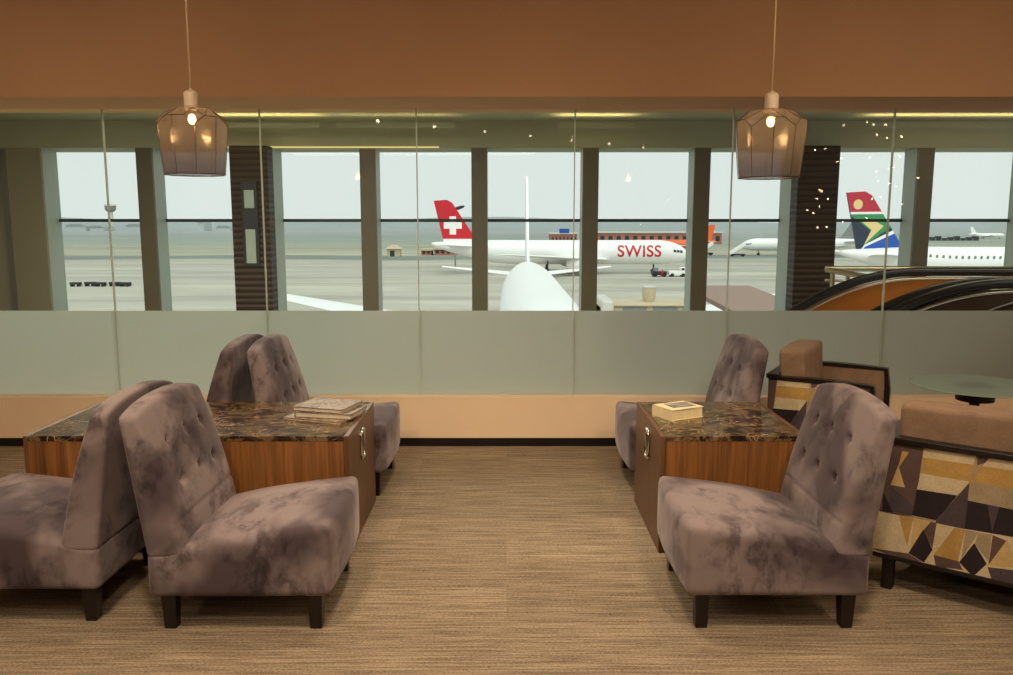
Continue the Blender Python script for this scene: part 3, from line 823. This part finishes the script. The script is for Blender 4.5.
def make_plane(lab, loc, rz, L=60, s=1.0, engines=2, fin='white', body='white', fin_poly=None, text=None, row=False, group=None, detail=True):
    t = thing('airliner', lab, 'airplane', loc, rz, group)
    r0 = 2.82 * s; zc = 5.0 * s; n = 28
    hl_ = L / 2
    prof = []
    def prof_at(a):      # a metres from tail
        if a < 20 * s:
            q = a / (20 * s); r = .35 * s + (r0 - .35 * s) * math.sin(q * PI / 2) ** .9; z = zc + (1 - q) ** 1.6 * 1.9 * s
        elif a > L - 7.5 * s:
            q = (L - a) / (7.5 * s); r = r0 * math.sqrt(max(0, 1 - (1 - q) ** 2.1)) ; z = zc - (1 - q) ** 2 * .6 * s
        else: r = r0; z = zc
        return r, z
    st = [0, 1, 2.5, 4, 6, 8, 10, 12, 14, 16, 18, 20]
    st = [a * s for a in st] + [20 * s + (L - 27.5 * s) * k / 6 for k in range(1, 7)] + [L - 7.5 * s * (1 - k / 10) for k in range(1, 11)]
    bm = bmesh.new(); rings = []
    for a in st:
        r, z = prof_at(a); r = max(r, .02)
        rings.append([bm.verts.new((a - hl_, r * math.cos(2 * PI * k / n), z + r * math.sin(2 * PI * k / n))) for k in range(n)])
    for a, b in zip(rings, rings[1:]):
        for k in range(n): bm.faces.new((a[k], a[(k + 1) % n], b[(k + 1) % n], b[k]))
    bm.faces.new(rings[0]); bm.faces.new(rings[-1])
    fus = obj('fuselage', bm, M[body], t, smooth=True)
    def foil(pts_root, pts_tip, th_r, th_t):
        """root/tip: (xLE,xTE,y,z)"""
        bm = bmesh.new(); rr = []
        for (le, te, y, z), th in ((pts_root, th_r), (pts_tip, th_t)):
            c = le - te; sec = [(0, 0), (.08, .6), (.3, 1), (.6, .7), (1, 0), (.6, -.35), (.3, -.5), (.08, -.35)]
            rr.append([bm.verts.new((le - c * u, y, z + th * w)) for u, w in sec])
        k = len(rr[0])
        for i in range(k): bm.faces.new((rr[0][i], rr[0][(i + 1) % k], rr[1][(i + 1) % k], rr[1][i]))
        bm.faces.new(rr[0]); bm.faces.new(rr[1]); return bm
    o = hl_
    for sg in (1, -1):
        obj('wing', foil((o - 18 * s, o - 30 * s, sg * 1.5 * s, 3.3 * s), (-o + 17.5 * s, -o + 15 * s, sg * 29 * s, 5.5 * s), .7 * s, .15 * s), M['white'], t, smooth=True, angle=40)
        obj('tailplane', foil((-o + 10.5 * s, -o + 4.5 * s, sg * 1.0 * s, 6.3 * s), (-o + 3.8 * s, -o + 1.6 * s, sg * 9.7 * s, 6.9 * s), .3 * s, .1 * s), M['white'], t, smooth=True, angle=40)
        ep = [(9.4, -24.5)] if engines == 2 else [(9.3, -24.5), (19, -32)]
        for ey, ex in ep:
            bm = bmesh.new()
            prof_e = [(1.0, 4.6), (1.35, 3.4), (1.45, 1.5), (1.3, .1), (1.15, 0), (1.05, .4), (.3, 1.2)]
            rings = [[bm.verts.new((o + (ex - dx) * s, sg * ey * s + rr_ * s * math.cos(2 * PI * k / 16), 2.5 * s + rr_ * s * math.sin(2 * PI * k / 16))) for k in range(16)] for rr_, dx in prof_e]
            for a, b in zip(rings, rings[1:]):
                for k in range(16): bm.faces.new((a[k], a[(k + 1) % 16], b[(k + 1) % 16], b[k]))
            bm.faces.new(rings[0]); bm.faces.new(rings[-1])
            box(bm, (o + (ex - 5) * s, (sg * ey - .15) * s, 3.7 * s), (o + (ex - 1) * s, (sg * ey + .15) * s, 4.6 * s))
            obj('engine', bm, M['white'], t, smooth=True, angle=40)
    for gx, gy in ((o - 8 * s, 0), (o - 33 * s, 3.4 * s), (o - 33 * s, -3.4 * s)):
        bm = tube(bmesh.new(), [(gx, gy, .5 * s), (gx, gy, 3.2 * s)], .18 * s, 8)
        tube(bm, [(gx, gy - .6 * s, .6 * s), (gx, gy + .6 * s, .6 * s)], .6 * s, 14)
        obj('landing_gear', bm, M['dark'], t)
    # fin
    out = [(-o + 2.9 * s, 7.1 * s), (-o + .6 * s, 16.9 * s), (-o + 3.7 * s, 17.1 * s), (-o + 4.9 * s, 16.4 * s), (-o + 10.0 * s, 8.6 * s), (-o + 13.5 * s, 7.5 * s)]
    if fin_poly:
        mats, polys, base = fin_poly
        bm = bmesh.new()
        for sg in (-1, 1): pattern_faces(bm, out, polys, lambda a, b: (a, sg * .22 * s, b), base)
        for i in range(len(out)):
            a, b = out[i], out[(i + 1) % len(out)]
            bm.faces.new([bm.verts.new(p) for p in ((a[0], -.22 * s, a[1]), (b[0], -.22 * s, b[1]), (b[0], .22 * s, b[1]), (a[0], .22 * s, a[1]))])
        obj('tail_fin', bm, mats, t)
    else:
        obj('tail_fin', extrude_poly(bmesh.new(), out, -.13 * s, .13 * s), M[fin], t)
    # cockpit glazing
    bm = bmesh.new()
    for sg in (-1, 1):
        for k in range(3):
            a = L - (1.6 + k * .8) * s; vv = []
            for da, zz in ((0, .25), (.65, .25), (.65, .85), (0, .75)):
                r, z = prof_at(a - da * s); r = max(r, .05); z_ = min(zz * s, r * .8)
                vv.append(bm.verts.new((a - da * s - hl_ + .02, sg * (math.sqrt(max(0, r * r - z_ * z_)) + .04), z + z_)))
            bm.faces.new(vv)
    obj('cockpit_windows', bm, M['dark'], t)
    if row:
        bm = bmesh.new()
        a = 12 * s
        while a < L - 9 * s:
            r, z = prof_at(a); zz = .9 * s
            yy = math.sqrt(r * r - zz * zz) + .03
            for sg in (-1, 1):
                bm.faces.new([bm.verts.new((a - hl_ + dx, sg * yy, z + zz + dz)) for dx, dz in ((0, 0), (.35, 0), (.35, .5), (0, .5))])
            a += 1.05 * s
        wr = obj('cabin_window_row', bm, M['grey'], t); wr['kind'] = 'stuff'
    if text:
        body_, size, x_off, z_off, mt = text
        cu = bpy.data.curves.new('txt', 'FONT'); cu.body = body_; cu.size = size; cu.space_character = 1.05; cu.offset = .06
        to = bpy.data.objects.new('txt', cu); C.objects.link(to)
        bpy.context.view_layer.update()
        me = bpy.data.meshes.new_from_object(to); bpy.data.objects.remove(to)
        bm = bmesh.new(); bm.from_mesh(me); bpy.data.meshes.remove(me)
        bmesh.ops.triangulate(bm, faces=bm.faces)
        for _ in range(2): bmesh.ops.subdivide_edges(bm, edges=[e for e in bm.edges if e.calc_length() > .5], cuts=1, use_grid_fill=False)
        bmesh.ops.triangulate(bm, faces=bm.faces)
        for v in bm.verts:
            x, z = v.co.x, v.co.y + z_off
            v.co = (x + x_off, -(math.sqrt(max(.1, r0 * r0 - z * z)) + .05), zc + z)
        obj('lettering', bm, M[mt], t)
    return t
# Swiss cross on the red fin
Ls = 60; o_ = Ls / 2
cx, cz = -o_ + 5.0, 11.2
def rect(x0, z0, x1, z1): return [(x0, z0), (x1, z0), (x1, z1), (x0, z1)]
out_all = rect(-o_, 7, -o_ + 14, 17.3)
swiss = ([M['red'], M['white']], [(rect(cx - .75, cz - 2.1, cx + .75, cz + 2.1), 1), (rect(cx - 2.1, cz - .75, cx + 2.1, cz + .75), 1), (rect(-o_, 6.5, -o_ + 15, 8.1), 1)], 0)
make_plane('white airliner with red fin bearing a white cross and red lettering', ((X(432, 193) + X(688, 193)) / 2, 193, G), 0, 60, 1, 2,
           fin_poly=swiss, text=('SWISS', 3.7, X(616, 193) - (X(432, 193) + X(688, 193)) / 2, -.9, 'red'), group='parked airliners')
# near airliner, nose towards the building
make_plane('large white airliner parked nose-on, nearest to the windows', (2.3, 67, G), -PI / 2, 62, 1, 2, group='parked airliners')
# the striped-tail one
q = .0356
Lz = 62; oz = Lz / 2
def sp_(pts): return [(-oz + .6 + (a - 222) * q, 7.5 + (325 - b) * q * 1.07) for a, b in pts]
sun = [(278 + 22 * math.cos(2 * PI * k / 20), 130 + 22 * math.sin(2 * PI * k / 20)) for k in range(20)]
saa = ([M[k] for k in ('navy', 'crimson', 'gold', 'white', 'green', 'blue')],
       [(sp_([(150, 60), (700, 60), (700, 160), (150, 164)]), 1), (sp_(sun), 2), (sp_([(150, 164), (700, 159), (700, 169), (150, 174)]), 3),
        (sp_([(150, 174), (700, 169), (700, 300), (440, 230), (315, 310), (345, 245), (255, 184)]), 4),
        (sp_([(300, 205), (365, 203), (405, 225), (318, 306), (348, 242)]), 2),
        (sp_([(303, 330), (318, 308), (460, 238), (700, 225), (700, 420), (303, 420)]), 3),
        (sp_([(303, 336), (322, 316), (470, 252), (700, 250), (700, 420), (303, 420)]), 5),
        (sp_([(200, 345), (700, 345), (700, 420), (200, 420)]), 3)], 0)
make_plane('white airliner with red, green, blue and gold fin behind the guard rail', (X(833, 140) + 32.3, 140, G), 0, 62, 1, 2, fin_poly=saa, row=True, group='parked airliners')
make_plane('orange airliner behind the nose of the red-lettered airliner', ((X(628, 330) + X(714, 330)) / 2, 330, G), PI, 36, .64, 2, fin='orange', body='orange', group='parked airliners')
make_plane('white airliner with stairs at its nose, right of the orange one', (X(742, 300) + 22, 300, G), PI, 44, .78, 2, fin='grey', group='parked airliners')
make_plane('tiny white airliner taxiing far off at the right', ((X(972, 600) + X(1003, 600)) / 2, 600, G), 0, 26, .5, 2, fin='white', group='parked airliners')

# airport buildings
def building(name, lab, px0, px1, ytop, d, depth, wall, roof, nwin=0, extra=None):
    x0, x1 = X(px0, d), X(px1, d); zt = Zf(ytop, d)
    t = thing(name, lab, 'building', ((x0 + x1) / 2, d, G), 0, 'airfield buildings')
    h = zt - G; hw = (x1 - x0) / 2
    obj('walls', bx((-hw, 0, 0), (hw, depth, h - .6)), M[wall], t)
    obj('roof', bx((-hw - .5, -.8, h - .6), (hw + .5, depth + .5, h)), M[roof], t)
    for i in range(nwin):
        a = -hw + (i + .25) * 2 * hw / nwin
        obj('window', bx((a, -.08, h * .25), (a + hw / nwin, 0, h * .68)), M['dark'], t)
    return t, h, hw
t, h, hw = building('terminal_hall', 'brick terminal hall with a blue roof sign above the white fuselage', 551, 577, 233, 420, 20, 'brick', 'roofgrey', 7)
obj('roof_sign', bx((-2.4, -1, h), (2.6, 0, h + 2.2)), M['blue'], t)
building('terminal_wing', 'long low terminal wing with pale roof behind the orange airliner', 590, 722, 232, 450, 22, 'brick', 'roofgrey', 16)
t, h, hw = building('sheds', 'x', 421, 431, 249, 300, 8, 'brick', 'tan', 2); t.name = 'brick_shed'; t['label'] = 'smaller brick shed left of the red fin'
t, h, hw = building('sheds', 'x', 434, 457, 248, 300, 8, 'brick', 'tan', 4); t.name = 'brick_shed'; t['label'] = 'longer brick shed directly under the red fin'
# hut with hipped roof
x0, x1 = X(386, 290), X(400, 290)
t = thing('gate_hut', 'small sand-coloured hut with a hipped roof left of the brick sheds', 'building', ((x0 + x1) / 2, 290, G))
obj('walls', bx((-2.3, 0, 0), (2.3, 4, 2.6)), M['tan'], t)
bm = bmesh.new(); v = [bm.verts.new(p) for p in ((-2.9, -.6, 2.6), (2.9, -.6, 2.6), (2.9, 4.6, 2.6), (-2.9, 4.6, 2.6), (-.8, 2, 4.1), (.8, 2, 4.1))]
for f in ((0, 1, 5, 4), (1, 2, 5), (2, 3, 4, 5), (3, 0, 4), (3, 2, 1, 0)): bm.faces.new([v[i] for i in f])
obj('roof', bm, M['tan'], t)
obj('opening', bx((-1.2, -.1, 0), (.4, 0, 2)), M['dark'], t)
# control tower
t = thing('control_tower', 'distant control tower seen through the leftmost window', 'tower', (X(112, 1300), 1300, G))
obj('shaft', lathe(bmesh.new(), [(.01, 0), (4.5, 0), (3.2, 28), (.01, 28)], 16), M['roofgrey'], t)
obj('cab', lathe(bmesh.new(), [(.01, 28), (5, 28), (8, 31), (8.6, 37), (.01, 37)], 16), M['grey'], t)
obj('roof', lathe(bmesh.new(), [(.01, 37), (8.8, 37), (8, 39.5), (.01, 40)], 16), M['roofgrey'], t)
# far low buildings on the left
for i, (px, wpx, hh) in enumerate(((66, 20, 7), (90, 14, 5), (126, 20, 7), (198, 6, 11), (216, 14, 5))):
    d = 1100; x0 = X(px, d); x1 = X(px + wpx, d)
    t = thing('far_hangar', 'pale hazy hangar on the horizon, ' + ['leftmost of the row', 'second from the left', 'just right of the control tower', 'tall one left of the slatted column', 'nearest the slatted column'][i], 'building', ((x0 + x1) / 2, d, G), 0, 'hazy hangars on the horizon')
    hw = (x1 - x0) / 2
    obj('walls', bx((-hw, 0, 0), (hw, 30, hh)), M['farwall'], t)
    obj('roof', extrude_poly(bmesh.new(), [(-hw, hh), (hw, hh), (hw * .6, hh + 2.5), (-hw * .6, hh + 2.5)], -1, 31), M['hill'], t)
# apron lamp mast
t = thing('floodlight_mast', 'tall floodlight mast with a dark head behind the red fin', 'lamp post', (X(455, 215), 215, G))
hz = Zf(208, 215) - G
obj('pole', tube(bmesh.new(), [(0, 0, 0), (0, 0, hz)], .22, 8), M['grey'], t)
bm = bmesh.new(); bmesh.ops.create_uvsphere(bm, u_segments=14, v_segments=8, radius=1, matrix=Matrix.Translation((1, 0, hz)) @ Matrix.Rotation(-.3, 4, 'Y') @ Matrix.Diagonal((1.7, 1, .45, 1)))
obj('lamp_head', bm, M['dark'], t, smooth=True)
# tug, crew member and trolleys
d = 182
t = thing('aircraft_tug', 'low dark tug below the nose of the red-lettered airliner', 'vehicle', (X(660, d), d, G))
obj('chassis', bx((-1.6, -1, .35), (1.6, 1, 1.2), .12), M['dark'], t)
obj('cab', bx((-1.2, -.8, 1.2), (-.3, .8, 2.0), .1), M['grey'], t)
for x in (-1, 1):
    for y in (-.9, .9): obj('wheel', tube(bmesh.new(), [(x, y - .2, .45), (x, y + .2, .45)], .45, 14), M['rubber'], t)
t = thing('apron_van', 'low white service truck right of the dark tug', 'vehicle', (X(678, d), d, G))
obj('body', bx((-1.9, -1, .4), (1.9, 1, 1.3), .1), M['white'], t)
obj('cab', bx((.7, -.9, 1.3), (1.7, .9, 2.1), .12), M['white'], t)
obj('cab_window', bx((.85, -.93, 1.45), (1.5, -.88, 1.95)), M['dark'], t)
for x in (-1.2, 1.2):
    for y in (-.9, .9): obj('wheel', tube(bmesh.new(), [(x, y - .2, .4), (x, y + .2, .4)], .4, 14), M['rubber'], t)
# tiny person standing by the tug
pm = bpy.data.meshes.new('person'); bm = bmesh.new()
V = [(0, 0, .95), (0, 0, 1.2), (0, 0, 1.42), (0, 0, 1.52), (0, 0, 1.68), (-.1, 0, .9), (-.12, 0, .5), (-.12, 0, .06), (.1, 0, .9), (.14, .05, .5), (.16, .05, .06), (-.2, 0, 1.4), (-.26, 0, 1.12), (-.24, -.08, .86), (.2, 0, 1.4), (.27, 0, 1.12), (.25, -.1, .88)]
E = [(0, 1), (1, 2), (2, 3), (3, 4), (0, 5), (5, 6), (6, 7), (0, 8), (8, 9), (9, 10), (2, 11), (11, 12), (12, 13), (2, 14), (14, 15), (15, 16)]
bm.free(); pm.from_pydata(V, E, []); po = bpy.data.objects.new('person', pm); C.objects.link(po)
po.location = (X(662, d) , d - 1.6, G)
sm = po.modifiers.new('skin', 'SKIN')
RR = [.15, .15, .16, .06, .11, .09, .07, .05, .09, .07, .05, .06, .05, .04, .06, .05, .04]
for i, r_ in enumerate(RR): pm.skin_vertices[0].data[i].radius = (r_, r_ * .8)
pm.skin_vertices[0].data[0].use_root = True
po.modifiers.new('sub', 'SUBSURF').levels = 1
pm.materials.append(M['red']); tag(po, 'person in red work clothes standing by the dark tug', 'person')
for i in range(5):
    d = 154; px = 72 + i * 12.5
    t = thing('baggage_trolley', 'low dark baggage trolley on the apron in the leftmost window', 'trolley', (X(px, d), d + (i % 2) * .8, G), R(4 - 3 * i), 'dark trolleys on the apron')
    obj('deck', bx((-.9, -.6, .4), (.9, .6, .8), .05), M['dark'], t)
    for x in (-.6, .6): obj('wheel', tube(bmesh.new(), [(x, -.6, .22), (x, .6, .22)], .22, 12), M['rubber'], t)
    obj('drawbar', tube(bmesh.new(), [(.9, 0, .5), (1.35, 0, .35)], .05, 6), M['dark'], t)
# boarding stairs at the white airliner, and small apron vehicles far right
def stairs(px, d, lab):
    t = thing('boarding_stairs', lab, 'stairs', (X(px, d), d, G), 0, 'mobile boarding stairs')
    bm = bmesh.new()
    for k in range(10): box(bm, (-2.5 + k * .5, -.9, .6 + k * .33), (-2.0 + k * .5, .9, .9 + k * .33))
    obj('steps', bm, M['white'], t)
    for y in (-1, 1): obj('side_rail', extrude_poly(bmesh.new(), [(-2.5, .6), (2.6, 4.0), (2.6, 5.0), (-2.5, 1.7)], y - .04, y + .04), M['white'], t)
    obj('chassis', bx((-2.4, -1, .4), (2.6, 1, .9)), M['dark'], t)
    for x in (-1.7, 1.9): obj('wheel', tube(bmesh.new(), [(x, -1, .4), (x, 1, .4)], .4, 12), M['rubber'], t)
stairs(738, 290, 'white mobile boarding stairs at the nose of the white airliner')
stairs(706, 300, 'white mobile boarding stairs beside the orange fin')
for i in range(9):
    d = 520; px = 926 + i * 6.2
    t = thing('service_vehicle', 'tiny dark service vehicle in the far row right of the colourful fin', 'vehicle', (X(px, d), d, G), 0, 'far row of service vehicles')
    hh = 2 + (i * 7 % 3) * .6
    obj('body', bx((-1.7, -1, .4), (1.7, 1, hh), .1), M['dark'], t)
    obj('cab', bx((1.0, -1, .4), (2.2, 1, hh * .75), .1), M['grey'], t)
# boarding bridge roof with a round tank
t = thing('boarding_bridge', 'sand-coloured boarding bridge roof below the red-lettered nose', 'boarding bridge', (0, 0, 0))
def bp(px, d): return X(px, d)
zt = Zf(303, 49)
obj('tunnel', bx((bp(600, 49), 48, zt - 3.6), (bp(688, 49), 51, zt - .14), .1), M['tan'], t)
obj('roof', bx((bp(598, 49), 47.8, zt - .14), (bp(690, 49), 51.2, zt), .05), M['tan'], t)
for a, b in ((622, 646), (652, 676)):
    obj('window', bx((bp(a, 49), 47.94, zt - 1.6), (bp(b, 49), 48.0, zt - .18)), M['grey'], t)
obj('end_cab', bx((bp(600, 49), 47.4, zt - 3.6), (bp(612, 49), 51.6, zt + .25), .15), M['roofgrey'], t)
obj('end_post', bx((bp(682, 49), 47.8, zt - 3.6), (bp(686, 49), 48, zt + .55), .05), M['roofgrey'], t)
obj('support', bx((8.6, 49, G), (9.2, 50, zt - 3.6)), M['grey'], t)
t = thing('roof_tank', 'pale round tank standing on the boarding bridge roof', 'tank', (bp(650.5, 49.5), 49.5, zt))
obj('shell', lathe(bmesh.new(), [(.0001, 0), (.32, 0), (.40, .25), (.43, .85), (.0001, .85)], 20), M['tan'], t, smooth=True, angle=40)
obj('lid', lathe(bmesh.new(), [(.0001, .85), (.45, .85), (.45, .93), (.0001, .98)], 20), M['roofgrey'], t, smooth=True, angle=40)
t = thing('canopy_roof', 'low red-brown canopy roof below the right wing tip', 'roof', (0, 0, 0))
obj('roof_slab', extrude_poly(bmesh.new(), [(46, -3.7), (60, -3.2), (60, -3.5), (46, -4.0)], X(722, 50), X(800, 50), 'yz'), M['canopy'], t)
for x in (14, 16.5):
    for y in (47, 58): obj('post', tube(bmesh.new(), [(x, y, G), (x, y, -3.75)], .15, 8), M['grey'], t)
obj('parapet', bx((X(722, 50), 45.7, -4.0), (X(800, 50), 46, -3.55)), M['roofgrey'], t)
